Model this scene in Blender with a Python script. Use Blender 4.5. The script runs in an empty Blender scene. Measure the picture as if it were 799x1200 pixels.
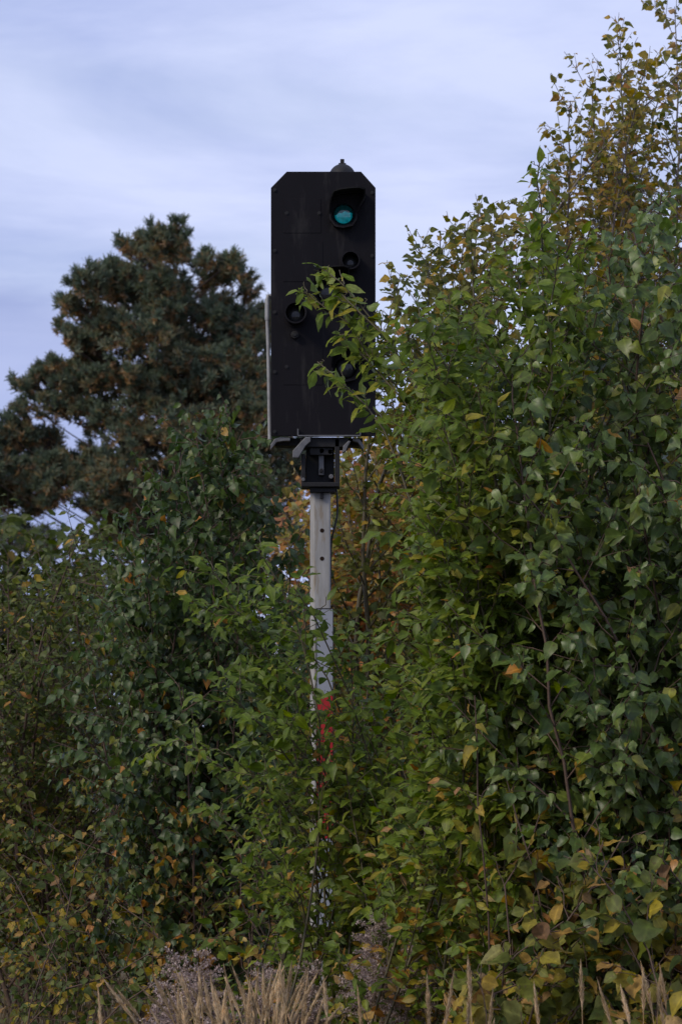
import bpy, math, random
import numpy as np
from mathutils import Vector

R = math.radians
C = bpy.context.scene.collection
sc = bpy.context.scene

# ------------------------------------------------------------------ camera
FPX = 4000.0            # focal length in photograph pixels (photo is 799 x 1200)
HOR = 855.0             # horizon row in the photograph
CAMZ = 2.25
cd = bpy.data.cameras.new('camera')
cam = bpy.data.objects.new('camera', cd)
C.objects.link(cam)
cam.location = (0, 0, CAMZ)
cam.rotation_euler = (R(90), 0, 0)
cd.sensor_fit = 'VERTICAL'
cd.sensor_height = 36.0
cd.sensor_width = 24.0
cd.lens = FPX / 1200.0 * 36.0
cd.shift_y = (HOR - 600.0) / 1200.0
cd.clip_start = 0.1
cd.clip_end = 3000
cd.dof.use_dof = True
cd.dof.focus_distance = 18.5
cd.dof.aperture_fstop = 7.1
sc.camera = cam

# ------------------------------------------------------------------ light
SUN_EL, SUN_AZ = 36.0, -124.0     # azimuth from +Y (view direction), negative = left
sdir = Vector((math.sin(R(SUN_AZ)) * math.cos(R(SUN_EL)),
               math.cos(R(SUN_AZ)) * math.cos(R(SUN_EL)), math.sin(R(SUN_EL))))
ld = bpy.data.lights.new('sun', 'SUN')
ld.energy = 2.4
ld.angle = R(16)
ld.color = (1.0, 0.90, 0.74)
lo = bpy.data.objects.new('sun', ld)
C.objects.link(lo)
lo.rotation_euler = sdir.to_track_quat('Z', 'Y').to_euler()

w = bpy.data.worlds.new('World')
sc.world = w
w.use_nodes = True
nt = w.node_tree
nt.nodes.clear()
def N(nt, t, **kw):
    n = nt.nodes.new(t)
    for k, v in kw.items():
        setattr(n, k, v)
    return n
out = N(nt, 'ShaderNodeOutputWorld')
bg = N(nt, 'ShaderNodeBackground')
bg.inputs['Strength'].default_value = 0.1
sky = N(nt, 'ShaderNodeTexSky', sky_type='NISHITA')
sky.sun_disc = False
sky.sun_elevation = R(SUN_EL)
sky.sun_rotation = R(SUN_AZ)
sky.air_density = 1.0
sky.dust_density = 0.6
sky.ozone_density = 2.5
tc = N(nt, 'ShaderNodeTexCoord')
mp = N(nt, 'ShaderNodeMapping')
mp.inputs['Scale'].default_value = (0.8, 0.8, 4.4)
mp.inputs['Rotation'].default_value = (0, R(-4), 0)
mp.inputs['Location'].default_value = (2.1, 1.7, 0.38)
nt.links.new(tc.outputs['Generated'], mp.inputs['Vector'])
n1 = N(nt, 'ShaderNodeTexNoise')
n1.inputs['Scale'].default_value = 5.5
n1.inputs['Detail'].default_value = 9
n1.inputs['Roughness'].default_value = 0.5
n1.inputs['Distortion'].default_value = 0.5
nt.links.new(mp.outputs[0], n1.inputs['Vector'])
cr = N(nt, 'ShaderNodeValToRGB')
cr.color_ramp.elements[0].position = 0.27
cr.color_ramp.elements[0].color = (0.72, 0.72, 0.72, 1)
cr.color_ramp.elements[1].position = 0.56
cr.color_ramp.elements[1].color = (1, 1, 1, 1)
nt.links.new(n1.outputs['Fac'], cr.inputs[0])
# cloud tint: pale white to lavender grey
n2 = N(nt, 'ShaderNodeTexNoise')
n2.inputs['Scale'].default_value = 3.1
n2.inputs['Detail'].default_value = 9
n2.inputs['Roughness'].default_value = 0.58
n2.inputs['Distortion'].default_value = 0.4
nt.links.new(mp.outputs[0], n2.inputs['Vector'])
cr2 = N(nt, 'ShaderNodeValToRGB')
cr2.color_ramp.elements[0].position = 0.38
cr2.color_ramp.elements[0].color = (4.0, 4.85, 8.2, 1)
cr2.color_ramp.elements[1].position = 0.56
cr2.color_ramp.elements[1].color = (6.8, 7.5, 10.4, 1)
nt.links.new(n2.outputs['Fac'], cr2.inputs[0])
# a low grey-blue stratus bank that darkens the sky towards the left horizon
mix = N(nt, 'ShaderNodeMix', data_type='RGBA')
nt.links.new(cr.outputs['Color'], mix.inputs['Factor'])
nt.links.new(sky.outputs[0], mix.inputs['A'])
nt.links.new(cr2.outputs['Color'], mix.inputs['B'])
sx = N(nt, 'ShaderNodeSeparateXYZ')
nt.links.new(tc.outputs['Generated'], sx.inputs[0])
def mrange(src, a0, a1, b0, b1):
    m_ = N(nt, 'ShaderNodeMapRange', interpolation_type='SMOOTHSTEP')
    m_.inputs['From Min'].default_value = a0; m_.inputs['From Max'].default_value = a1
    m_.inputs['To Min'].default_value = b0; m_.inputs['To Max'].default_value = b1
    nt.links.new(src, m_.inputs['Value'])
    return m_.outputs[0]
def mth(op, p, q):
    m_ = N(nt, 'ShaderNodeMath', operation=op)
    for i_, v_ in enumerate((p, q)):
        if hasattr(v_, 'links'): nt.links.new(v_, m_.inputs[i_])
        else: m_.inputs[i_].default_value = v_
    return m_.outputs[0]
# wavy upper edge of the bank: z + noise wobble + slight slope
wob_ = mth('MULTIPLY', mth('SUBTRACT', n2.outputs['Fac'], 0.5), 0.05)
edge = mth('ADD', mth('ADD', sx.outputs['Z'], wob_), mth('MULTIPLY', sx.outputs['X'], 0.22))
low = mrange(edge, 0.100, 0.112, 1.0, 0.0)
left = mrange(sx.outputs['X'], -0.085, -0.02, 1.0, 0.12)
bank = mth('MULTIPLY', mth('MULTIPLY', low, left), mrange(n1.outputs['Fac'], 0.3, 0.65, 0.95, 0.45))
mixb = N(nt, 'ShaderNodeMix', data_type='RGBA')
nt.links.new(bank, mixb.inputs['Factor'])
nt.links.new(mix.outputs['Result'], mixb.inputs['A'])
mixb.inputs['B'].default_value = (3.4, 4.1, 7.2, 1)
nt.links.new(mixb.outputs['Result'], bg.inputs['Color'])
nt.links.new(bg.outputs[0], out.inputs['Surface'])

sc.view_settings.view_transform = 'Standard'
sc.view_settings.look = 'None'
sc.view_settings.exposure = 0.0
sc.view_settings.gamma = 1.0
sc.render.engine = 'CYCLES'
sc.cycles.max_bounces = 6
sc.cycles.transparent_max_bounces = 4

# ------------------------------------------------------------------ helpers
def at(px, py, Y):
    """pixel of the photograph -> point at distance Y"""
    return np.array([(px - 399.5) / FPX * Y, Y, CAMZ - (py - HOR) / FPX * Y])

def tag(o, label=None, cat=None, group=None, kind=None):
    if label: o['label'] = label
    if cat: o['category'] = cat
    if group: o['group'] = group
    if kind: o['kind'] = kind
    return o

def empty(name, loc):
    o = bpy.data.objects.new(name, None)
    o.empty_display_size = 0.2
    C.objects.link(o)
    o.location = loc
    return o

def link(name, me, mat=None, parent=None, loc=(0, 0, 0)):
    o = bpy.data.objects.new(name, me)
    C.objects.link(o)
    if mat: me.materials.append(mat)
    if parent:
        o.parent = parent
    o.location = loc
    return o

def np_mesh(name, V, faces_flat, loop_tot, attrs=None, smooth=True):
    """V (n,3); faces_flat = flat vertex indices; loop_tot = verts per face"""
    me = bpy.data.meshes.new(name)
    V = np.asarray(V, dtype=np.float32)
    me.vertices.add(len(V))
    me.vertices.foreach_set('co', V.ravel())
    lt = np.asarray(loop_tot, dtype=np.int32)
    me.loops.add(int(lt.sum()))
    me.loops.foreach_set('vertex_index', np.asarray(faces_flat, dtype=np.int32))
    me.polygons.add(len(lt))
    ls = np.concatenate([[0], np.cumsum(lt)[:-1]]).astype(np.int32)
    me.polygons.foreach_set('loop_start', ls)
    me.polygons.foreach_set('loop_total', lt)
    me.polygons.foreach_set('use_smooth', np.full(len(lt), smooth, dtype=bool))
    me.update(calc_edges=True)
    if attrs:
        for k, a in attrs.items():
            at_ = me.attributes.new(k, 'FLOAT', 'POINT')
            at_.data.foreach_set('value', np.asarray(a, dtype=np.float32))
    me.validate()
    return me

def nrm(a):
    return a / np.maximum(np.linalg.norm(a, axis=-1, keepdims=True), 1e-9)

# ------------------------------------------------------------------ materials
def new_mat(name):
    m = bpy.data.materials.new(name)
    m.use_nodes = True
    m.node_tree.nodes.clear()
    return m, m.node_tree

def ramp(nt, stops, fac=None):
    c = N(nt, 'ShaderNodeValToRGB')
    el = c.color_ramp.elements
    while len(el) < len(stops): el.new(0.5)
    for e, (p, col) in zip(el, stops):
        e.position = p
        e.color = (*col, 1)
    if fac is not None: nt.links.new(fac, c.inputs[0])
    return c

def plain(name, col, rough=0.5, metal=0.0, spec=0.5, var=0.25, scale=30, bump=0.0, streak=None, stretch=(1, 1, 1)):
    m, nt = new_mat(name)
    o = N(nt, 'ShaderNodeOutputMaterial')
    b = N(nt, 'ShaderNodeBsdfPrincipled')
    nt.links.new(b.outputs[0], o.inputs[0])
    b.inputs['Metallic'].default_value = metal
    b.inputs['Specular IOR Level'].default_value = spec
    tc = N(nt, 'ShaderNodeTexCoord')
    mp = N(nt, 'ShaderNodeMapping')
    mp.inputs['Scale'].default_value = stretch
    nt.links.new(tc.outputs['Object'], mp.inputs['Vector'])
    n = N(nt, 'ShaderNodeTexNoise')
    n.inputs['Scale'].default_value = scale
    n.inputs['Detail'].default_value = 6
    n.inputs['Roughness'].default_value = 0.65
    nt.links.new(mp.outputs[0], n.inputs['Vector'])
    lo_ = tuple(c * (1 - var) for c in col)
    hi_ = tuple(min(1, c * (1 + var)) for c in col)
    r = ramp(nt, [(0.3, lo_), (0.7, hi_)], n.outputs['Fac'])
    colout = r.outputs['Color']
    if streak:
        n3 = N(nt, 'ShaderNodeTexNoise')
        n3.inputs['Scale'].default_value = streak[1]
        n3.inputs['Detail'].default_value = 8
        n3.inputs['Roughness'].default_value = 0.7
        nt.links.new(mp.outputs[0], n3.inputs['Vector'])
        r3 = ramp(nt, [(streak[2], (0, 0, 0)), (streak[2] + 0.12, (1, 1, 1))], n3.outputs['Fac'])
        mx = N(nt, 'ShaderNodeMix', data_type='RGBA')
        nt.links.new(r3.outputs['Color'], mx.inputs['Factor'])
        nt.links.new(colout, mx.inputs['A'])
        mx.inputs['B'].default_value = (*streak[0], 1)
        colout = mx.outputs['Result']
    nt.links.new(colout, b.inputs['Base Color'])
    rr = N(nt, 'ShaderNodeMapRange')
    rr.inputs['To Min'].default_value = max(0.03, rough - 0.12)
    rr.inputs['To Max'].default_value = min(1, rough + 0.12)
    nt.links.new(n.outputs['Fac'], rr.inputs['Value'])
    nt.links.new(rr.outputs[0], b.inputs['Roughness'])
    if bump:
        bp = N(nt, 'ShaderNodeBump')
        bp.inputs['Strength'].default_value = bump
        bp.inputs['Distance'].default_value = 0.01
        nt.links.new(n.outputs['Fac'], bp.inputs['Height'])
        nt.links.new(bp.outputs[0], b.inputs['Normal'])
    return m

def leaf_mat(name, stops, under=1.2, rough=0.5, spec=0.35, trans=0.3, rib=1.0, spots=True):
    """stops: ramp over per-leaf attribute 'tone'"""
    m, nt = new_mat(name)
    o = N(nt, 'ShaderNodeOutputMaterial')
    b = N(nt, 'ShaderNodeBsdfPrincipled')
    a = N(nt, 'ShaderNodeAttribute', attribute_name='tone')
    r = ramp(nt, stops, a.outputs['Fac'])
    g = N(nt, 'ShaderNodeNewGeometry')
    hs = N(nt, 'ShaderNodeHueSaturation')
    hs.inputs['Saturation'].default_value = 0.82
    hs.inputs['Value'].default_value = under
    nt.links.new(r.outputs['Color'], hs.inputs['Color'])
    mx = N(nt, 'ShaderNodeMix', data_type='RGBA')
    nt.links.new(g.outputs['Backfacing'], mx.inputs['Factor'])
    nt.links.new(r.outputs['Color'], mx.inputs['A'])
    nt.links.new(hs.outputs['Color'], mx.inputs['B'])
    # blotches of age on the blade
    tcx = N(nt, 'ShaderNodeTexCoord')
    nz = N(nt, 'ShaderNodeTexNoise')
    nz.inputs['Scale'].default_value = 28
    nz.inputs['Detail'].default_value = 3
    nt.links.new(tcx.outputs['Object'], nz.inputs['Vector'])
    mr = N(nt, 'ShaderNodeMapRange')
    mr.inputs['From Min'].default_value = 0.3
    mr.inputs['From Max'].default_value = 0.7
    mr.inputs['To Min'].default_value = 0.72
    mr.inputs['To Max'].default_value = 1.25
    nt.links.new(nz.outputs['Fac'], mr.inputs['Value'])
    ar = N(nt, 'ShaderNodeAttribute', attribute_name='rib')
    rm = N(nt, 'ShaderNodeMapRange')
    rm.inputs['From Min'].default_value = 0.0
    rm.inputs['From Max'].default_value = 0.22
    rm.inputs['To Min'].default_value = rib
    rm.inputs['To Max'].default_value = 1.0
    nt.links.new(ar.outputs['Fac'], rm.inputs['Value'])
    mm = N(nt, 'ShaderNodeMath', operation='MULTIPLY')
    nt.links.new(mr.outputs[0], mm.inputs[0]); nt.links.new(rm.outputs[0], mm.inputs[1])
    mr = mm
    h2 = N(nt, 'ShaderNodeHueSaturation')
    nt.links.new(mx.outputs['Result'], h2.inputs['Color'])
    nt.links.new(mr.outputs[0], h2.inputs['Value'])
    nz2 = N(nt, 'ShaderNodeTexNoise')
    nz2.inputs['Scale'].default_value = 75
    nz2.inputs['Detail'].default_value = 2
    nt.links.new(tcx.outputs['Object'], nz2.inputs['Vector'])
    rs = N(nt, 'ShaderNodeMapRange')
    rs.inputs['From Min'].default_value = 0.60
    rs.inputs['From Max'].default_value = 0.70
    rs.inputs['To Max'].default_value = 0.75
    nt.links.new(nz2.outputs['Fac'], rs.inputs['Value'])
    sp_ = N(nt, 'ShaderNodeMix', data_type='RGBA')
    nt.links.new(rs.outputs[0], sp_.inputs['Factor'])
    nt.links.new(h2.outputs['Color'], sp_.inputs['A'])
    sp_.inputs['B'].default_value = (0.085, 0.055, 0.02, 1)
    if spots: nt.links.new(sp_.outputs['Result'], b.inputs['Base Color'])
    else: nt.links.new(h2.outputs['Color'], b.inputs['Base Color'])
    b.inputs['Roughness'].default_value = rough
    b.inputs['Specular IOR Level'].default_value = spec
    t = N(nt, 'ShaderNodeBsdfTranslucent')
    h3 = N(nt, 'ShaderNodeHueSaturation')
    h3.inputs['Saturation'].default_value = 1.15
    h3.inputs['Value'].default_value = 1.5
    nt.links.new(h2.outputs['Color'], h3.inputs['Color'])
    nt.links.new(h3.outputs['Color'], t.inputs['Color'])
    ms = N(nt, 'ShaderNodeMixShader')
    ms.inputs[0].default_value = trans
    nt.links.new(b.outputs[0], ms.inputs[1])
    nt.links.new(t.outputs[0], ms.inputs[2])
    nt.links.new(ms.outputs[0], o.inputs[0])
    return m

YEL, ORA, BRN = (0.30, 0.19, 0.02), (0.30, 0.11, 0.02), (0.17, 0.085, 0.035)
M = {}
M['sallow'] = leaf_mat('sallow leaf', rib=1.45, stops=[(0, (0.0485, 0.0850, 0.0099)), (0.45, (0.1079, 0.1571, 0.0152)), (0.7, (0.1820, 0.2126, 0.0182)), (0.84, YEL), (1, (0.2979, 0.1260, 0.0300))], trans=0.42)
M['poplar'] = leaf_mat('poplar leaf', rib=1.45, stops=[(0, (0.0471, 0.0809, 0.0184)), (0.5, (0.0906, 0.1359, 0.0275)), (0.74, (0.1721, 0.1940, 0.0255)), (0.86, YEL), (1, (0.3987, 0.1617, 0.0306))], under=1.4, rough=0.42, spec=0.45, trans=0.3)
M['birch'] = leaf_mat('birch leaf', rib=1.45, stops=[(0, (0.0270, 0.0522, 0.0119)), (0.5, (0.0516, 0.0877, 0.0169)), (0.74, (0.0982, 0.1245, 0.0169)), (0.86, (0.2574, 0.1652, 0.0180)), (1, (0.3445, 0.1312, 0.0198))], under=1.3, rough=0.45, spec=0.4, trans=0.3)
M['autumn birch'] = leaf_mat('autumn birch leaf', [(0, (0.0616, 0.0850, 0.0162)), (0.4, (0.1232, 0.1318, 0.0198)), (0.65, (0.2112, 0.1785, 0.0252)), (0.85, (0.34, 0.22, 0.03)), (1, (0.26, 0.12, 0.03))], trans=0.35)
M['orange'] = leaf_mat('orange leaf', [(0, (0.0738, 0.1140, 0.0200)), (0.35, (0.2132, 0.1900, 0.0300)), (0.65, (0.3280, 0.1615, 0.0300)), (1, (0.2788, 0.0950, 0.0300))], trans=0.35)
M['alder'] = leaf_mat('alder leaf', [(0, (0.0392, 0.0584, 0.0073)), (0.5, (0.0738, 0.0990, 0.0110)), (0.76, (0.1383, 0.1463, 0.0122)), (0.88, (0.3389, 0.2091, 0.0170)), (1, (0.2440, 0.1045, 0.0255))], trans=0.3)
M['hazel'] = leaf_mat('hazel leaf', rib=1.4, stops=[(0, (0.0425, 0.0697, 0.0180)), (0.4, (0.0808, 0.1066, 0.0225)), (0.62, (0.1615, 0.1640, 0.0270)), (0.8, (0.32, 0.24, 0.025)), (0.92, (0.34, 0.20, 0.05)), (1, (0.1445, 0.0738, 0.0360))], rough=0.55, spec=0.3, trans=0.42)
M['needle'] = leaf_mat('pine needle', spots=False, stops=[(0, (0.065, 0.095, 0.062)), (0.5, (0.12, 0.155, 0.095)), (0.7, (0.20, 0.16, 0.07)), (1, (0.34, 0.18, 0.07))], under=1.0, rough=0.5, spec=0.3, trans=0.3)  # tones lightened: the haze over the far pine is put into the needle colour
M['grey conifer'] = leaf_mat('conifer needle', spots=False, stops=[(0, (0.05, 0.06, 0.045)), (1, (0.12, 0.10, 0.075))], under=1.0, rough=0.6, spec=0.2, trans=0.1)
M['reed'] = leaf_mat('dry reed', spots=False, stops=[(0, (0.2300, 0.1610, 0.0805)), (0.6, (0.5060, 0.3680, 0.1955)), (1, (0.6900, 0.5405, 0.3220))], under=1.0, rough=0.7, spec=0.2, trans=0.35)
M['dead grass'] = leaf_mat('dead grass', spots=False, stops=[(0, (0.05, 0.06, 0.02)), (0.4, (0.14, 0.10, 0.05)), (1, (0.30, 0.22, 0.12))], under=1.0, rough=0.7, spec=0.2, trans=0.25)
M['plume'] = leaf_mat('faded plume', spots=False, stops=[(0, (0.17, 0.12, 0.10)), (0.6, (0.38, 0.29, 0.26)), (1, (0.52, 0.42, 0.38))], under=1.0, rough=0.9, spec=0.1, trans=0.3)
M['bark'] = plain('brown bark', (0.085, 0.055, 0.040), 0.75, spec=0.3, scale=40)
M['young bark'] = plain('green brown bark', (0.085, 0.070, 0.035), 0.6, spec=0.4, scale=40)
M['grey bark'] = plain('grey bark', (0.13, 0.11, 0.095), 0.8, spec=0.3, scale=25)
M['pine bark'] = plain('pine bark', (0.07, 0.05, 0.04), 0.9, spec=0.2, scale=8)
M['dry stem'] = plain('dry stem', (0.20, 0.15, 0.10), 0.8, spec=0.2, scale=40)

# ------------------------------------------------------------------ plants
W = {'sallow': [(0.05, .08), (.22, .20), (.48, .26), (.74, .17), (.92, .05)],
     'poplar': [(0.02, .20), (.09, .38), (.24, .43), (.45, .34), (.68, .19), (.88, .07)],
     'birch':  [(0.02, .10), (.12, .27), (.28, .36), (.48, .32), (.7, .18), (.9, .05)],
     'round':  [(-.04, .16), (.10, .34), (.32, .43), (.55, .44), (.76, .30), (.90, .12)],
     'small':  [(.35, .33), (.7, .24)]}

class Plant:
    def __init__(s, seed):
        s.rng = np.random.default_rng(seed)
        s.thin = 0.38
        s.P, s.A, s.Nn, s.S, s.T = [], [], [], [], []
        s.stems = []

    # tubes -----------------------------------------------------
    @staticmethod
    def tubes(lines, sides=4):
        Vs, F, off = [], [], 0
        ang = np.arange(sides) / sides * 2 * math.pi
        for P, r in lines:
            n = len(P)
            T = nrm(np.gradient(P, axis=0))
            ref = np.array([0.31, 0.92, 0.13])
            U = nrm(np.cross(T, ref))
            Vv = np.cross(T, U)
            ring = P[:, None, :] + (U[:, None, :] * np.cos(ang)[None, :, None] + Vv[:, None, :] * np.sin(ang)[None, :, None]) * r[:, None, None]
            Vs.append(ring.reshape(-1, 3))
            i = np.arange(n - 1)[:, None] * sides
            j = np.arange(sides)[None, :]
            j2 = (j + 1) % sides
            q = np.stack([i + j, i + j2, i + sides + j2, i + sides + j], -1).reshape(-1, 4) + off
            F.append(q)
            off += n * sides
        V = np.concatenate(Vs)
        F = np.concatenate(F)
        return V, F

    def bez(s, a, c, b, n):
        t = np.linspace(0, 1, n)[:, None]
        return (1 - t) ** 2 * a + 2 * t * (1 - t) * c + t * t * b

    def leaves_on(s, P, step, size, side_bias, droop, tone, start=0.15, nj=0.35, outward=None, spread=0.85, end_leaf=True):
        rng = s.rng
        seg = np.linalg.norm(np.diff(P, axis=0), axis=1)
        cum = np.concatenate([[0], np.cumsum(seg)])
        L = cum[-1]
        ts = np.arange(start * L, L, step)
        if len(ts) == 0: return
        ts = ts + rng.uniform(-.3, .3, len(ts)) * step
        ts = np.clip(ts, 0, L)
        pos = np.stack([np.interp(ts, cum, P[:, k]) for k in range(3)], -1)
        T = nrm(np.gradient(P, axis=0))
        d = nrm(np.stack([np.interp(ts, cum, T[:, k]) for k in range(3)], -1))
        up = np.array([0, 0, 1.0])
        sv = np.cross(d, up)
        sv = nrm(sv + rng.normal(0, .25, sv.shape))
        alt = np.where(np.arange(len(ts)) % 2 == 0, 1.0, -1.0)[:, None]
        roll = rng.uniform(-.9, .9, (len(ts), 1))
        sv = nrm(sv * alt + up * roll * .7)
        m = len(ts)
        a = d * (1 - spread * .45) + sv * spread + rng.normal(0, .22, (m, 3))
        a = nrm(a)
        dr = droop * rng.uniform(.6, 1.3, (m, 1))
        a = nrm(a * (1 - np.minimum(dr, .95)) - up * dr)
        nr = up * (1 - droop) + (outward if outward is not None else 0) * (droop * .9 + .15) + rng.normal(0, nj, (m, 3))
        nr = nr - (nr * a).sum(1, keepdims=True) * a
        nr = nrm(nr)
        sz = size * np.clip(rng.normal(.95, .26, m), .35, 1.5) * np.where(ts > L * .85, .75, 1.0)
        keep = ~((np.abs(pos[:, 0] + .112 - (pos[:, 1] - 20) * .0) < .095) & (pos[:, 2] < 3.0) & (pos[:, 1] < 20) & (rng.uniform(0, 1, m) < s.thin))
        pos, a, nr, sz = pos[keep], a[keep], nr[keep], sz[keep]
        s.P.append(pos + a * size * .12)
        s.A.append(a); s.Nn.append(nr); s.S.append(sz)
        s.T.append(tone(pos, rng))

    def leader(s, base, tip, cfg, ctrl=None, r0=0.02):
        """a main stem with side branches, twigs and leaves"""
        rng = s.rng
        base = np.array(base, float); tip = np.array(tip, float)
        L = np.linalg.norm(tip - base)
        if ctrl is None:
            ctrl = base + (tip - base) * np.array([.2, .3, .6]) + rng.normal(0, 1, 3) * np.array([.11, .11, .03]) * L * cfg.get('wild', 1)
        n = max(8, int(L / .25))
        P = s.bez(base, np.array(ctrl, float), tip, n)
        P[1:-1] += rng.normal(0, .008, (n - 2, 3)) * cfg.get('wob', 1)
        rr = np.linspace(r0, .0035, n)
        lines = [(P, rr)]
        T = nrm(np.gradient(P, axis=0))
        centre = s.centre
        t0 = cfg.get('t0', .15)
        nb = max(3, int(L * (1 - t0) / cfg['bstep']))
        ga = rng.uniform(0, 6.28)
        for k in range(nb):
            t = t0 + (1 - t0) * (k + rng.uniform(0, 1)) / nb
            t = min(t, .985)
            f = t * (n - 1); i = int(f); fr = f - i
            o = P[i] * (1 - fr) + P[min(i + 1, n - 1)] * fr
            d = T[i]
            ga += 2.4 + rng.uniform(-.4, .4)
            u = nrm(np.cross(d, [0.2, 0.9, 0.3])); v = np.cross(d, u)
            lat = u * math.cos(ga) + v * math.sin(ga)
            if cfg.get('flat'): lat = nrm(lat * np.array([1, cfg['flat'], 1]))
            ang = R(cfg['ang'] + rng.uniform(-12, 12))
            D = d * math.cos(ang) + lat * math.sin(ang)
            u_ = (t - t0) / (1 - t0)
            bl = cfg['blen'] * (max(.0, 1 - u_) ** .55 * .8 + .22) * min(1, u_ * 3 + .5) * rng.uniform(.55, 1.2)
            e = o + D * bl + np.array([0, 0, cfg['rise'] * bl])
            c = o + D * bl * .55
            m = max(5, int(bl / .12))
            mid_ = o + D * bl * .5
            if s.thin and abs(mid_[0] + .105) < .16 and mid_[2] < 3.3 and mid_[1] < 20 and rng.uniform() < .3: continue
            B = s.bez(o, c, e, m)
            B[1:] += rng.normal(0, .006, (m - 1, 3))
            lines.append((B, np.linspace(max(.003, rr[i] * .5), .0018, m)))
            ow = nrm(np.array([B[-1][0] - centre[0], B[-1][1] - centre[1], 0.0]) + np.array([0, -.5, 0]))
            s.leaves_on(B, cfg['step'], cfg['size'], 0, cfg['droop'], cfg['tone'], start=cfg.get('lstart', .15), nj=cfg['nj'], outward=ow)
            # twigs
            nt_ = int(bl / cfg['tstep'])
            TB = nrm(np.gradient(B, axis=0))
            for q in range(nt_):
                tt = rng.uniform(.15, .95)
                j = min(int(tt * (m - 1)), m - 1)
                oo = B[j]; dd = TB[j]
                sv = nrm(np.cross(dd, [0, 0, 1]) * (1 if q % 2 else -1) + rng.normal(0, .5, 3))
                D2 = nrm(dd * .7 + sv * .7 + np.array([0, 0, cfg['rise'] * .6]))
                tl = cfg['tlen'] * rng.uniform(.5, 1.2) * (1.1 - .6 * tt)
                e2 = oo + D2 * tl + np.array([0, 0, (cfg['rise'] * .3 - cfg['droop'] * .35) * tl])
                B2 = s.bez(oo, oo + D2 * tl * .5, e2, 4)
                lines.append((B2, np.linspace(.0022, .0012, 4)))
                s.leaves_on(B2, cfg['step'], cfg['size'], 0, cfg['droop'], cfg['tone'], start=.15, nj=cfg['nj'], outward=ow)
        # leaves at the stem's tip
        k0 = int(n * .8)
        s.leaves_on(P[k0:], cfg['step'] * 1.1, cfg['size'], 0, cfg['droop'] * .6, cfg['tone'], start=0, nj=cfg['nj'], outward=None)
        s.stems.append(lines)

    # leaves -----------------------------------------------------
    def leaf_mesh(s, name, shape, origin, fold=.25, arch=.18):
        P = np.concatenate(s.P); A = np.concatenate(s.A); Nn = np.concatenate(s.Nn)
        S = np.concatenate(s.S); T = np.concatenate(s.T)
        n = len(P)
        prof = W[shape]
        k = len(prof)
        xs = [0] + [p[0] for p in prof] + [1]
        tv, tf = [], []
        for x in xs: tv.append((x, 0))               # midrib 0..k+1
        for x, wd in prof: tv.append((x - .02, wd))  # left k+2 ..
        for x, wd in prof: tv.append((x - .02, -wd))
        tv = np.array(tv)
        Lo, Ro = k + 2, 2 * k + 2
        tf.append((0, 1, Lo)); tf.append((0, Ro, 1))
        for i in range(k - 1):
            tf.append((1 + i, 2 + i, Lo + i + 1, Lo + i)); tf.append((1 + i, Ro + i, Ro + i + 1, 2 + i))
        tf.append((k, k + 1, Lo + k - 1)); tf.append((k, Ro + k - 1, k + 1))
        B = np.cross(Nn, A)
        rng = s.rng
        fo = fold * rng.uniform(.2, 1.8, n)
        ar = arch * rng.normal(.8, 1.1, n)
        tw = rng.normal(0, .38, n)
        wv = rng.uniform(.72, 1.15, n)
        x = tv[:, 0][None, :]; y = tv[:, 1][None, :] * wv[:, None]
        z = np.abs(y) * fo[:, None] - x * x * ar[:, None] + x * y * tw[:, None] + np.where(y != 0, rng.normal(0, .05, (n, len(tv))), 0) + np.sin(x * rng.uniform(5, 10, n)[:, None] + rng.uniform(0, 6, n)[:, None]) * np.abs(y) * .22
        V = P[:, None, :] + S[:, None, None] * (A[:, None, :] * x[..., None] + B[:, None, :] * y[..., None] + Nn[:, None, :] * z[..., None])
        m = len(tv)
        flat = np.array([i for f in tf for i in f])
        tot = np.array([len(f) for f in tf])
        F = (flat[None, :] + (np.arange(n) * m)[:, None]).ravel()
        LT = np.tile(tot, n)
        V = V.reshape(-1, 3) - np.array(origin)
        return np_mesh(name, V, F, LT, {'tone': np.repeat(T, m), 'rib': np.tile((tv[:, 1] != 0).astype(np.float32), n)}, smooth=True)

def make_tone(base, spread, yel, zlo=0.0, zhi=1.6, yel_low=0.0, seed=0):
    """colour of each leaf: own scatter, whole sprays turn together, more autumn yellow low down"""
    ph = np.random.default_rng(seed).uniform(0, 6, 6)
    def f(pos, rng):
        n = len(pos)
        w_ = (np.sin(pos[:, 0] * 2.1 + ph[0] + pos[:, 2] * 1.3) * np.sin(pos[:, 1] * 1.7 + ph[1]) * np.sin(pos[:, 2] * 2.3 + ph[2] - pos[:, 0]))
        t = base + spread * rng.normal(0, 1, n) + .18 * w_
        low = np.clip((zhi - pos[:, 2]) / max(zhi - zlo, .01), 0, 1)
        py = yel + yel_low * low
        k = rng.uniform(0, 1, n) < py
        t = np.clip(t, 0, .76)
        return np.where(k, rng.uniform(.72, 1.0, n), t)
    return f

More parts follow.
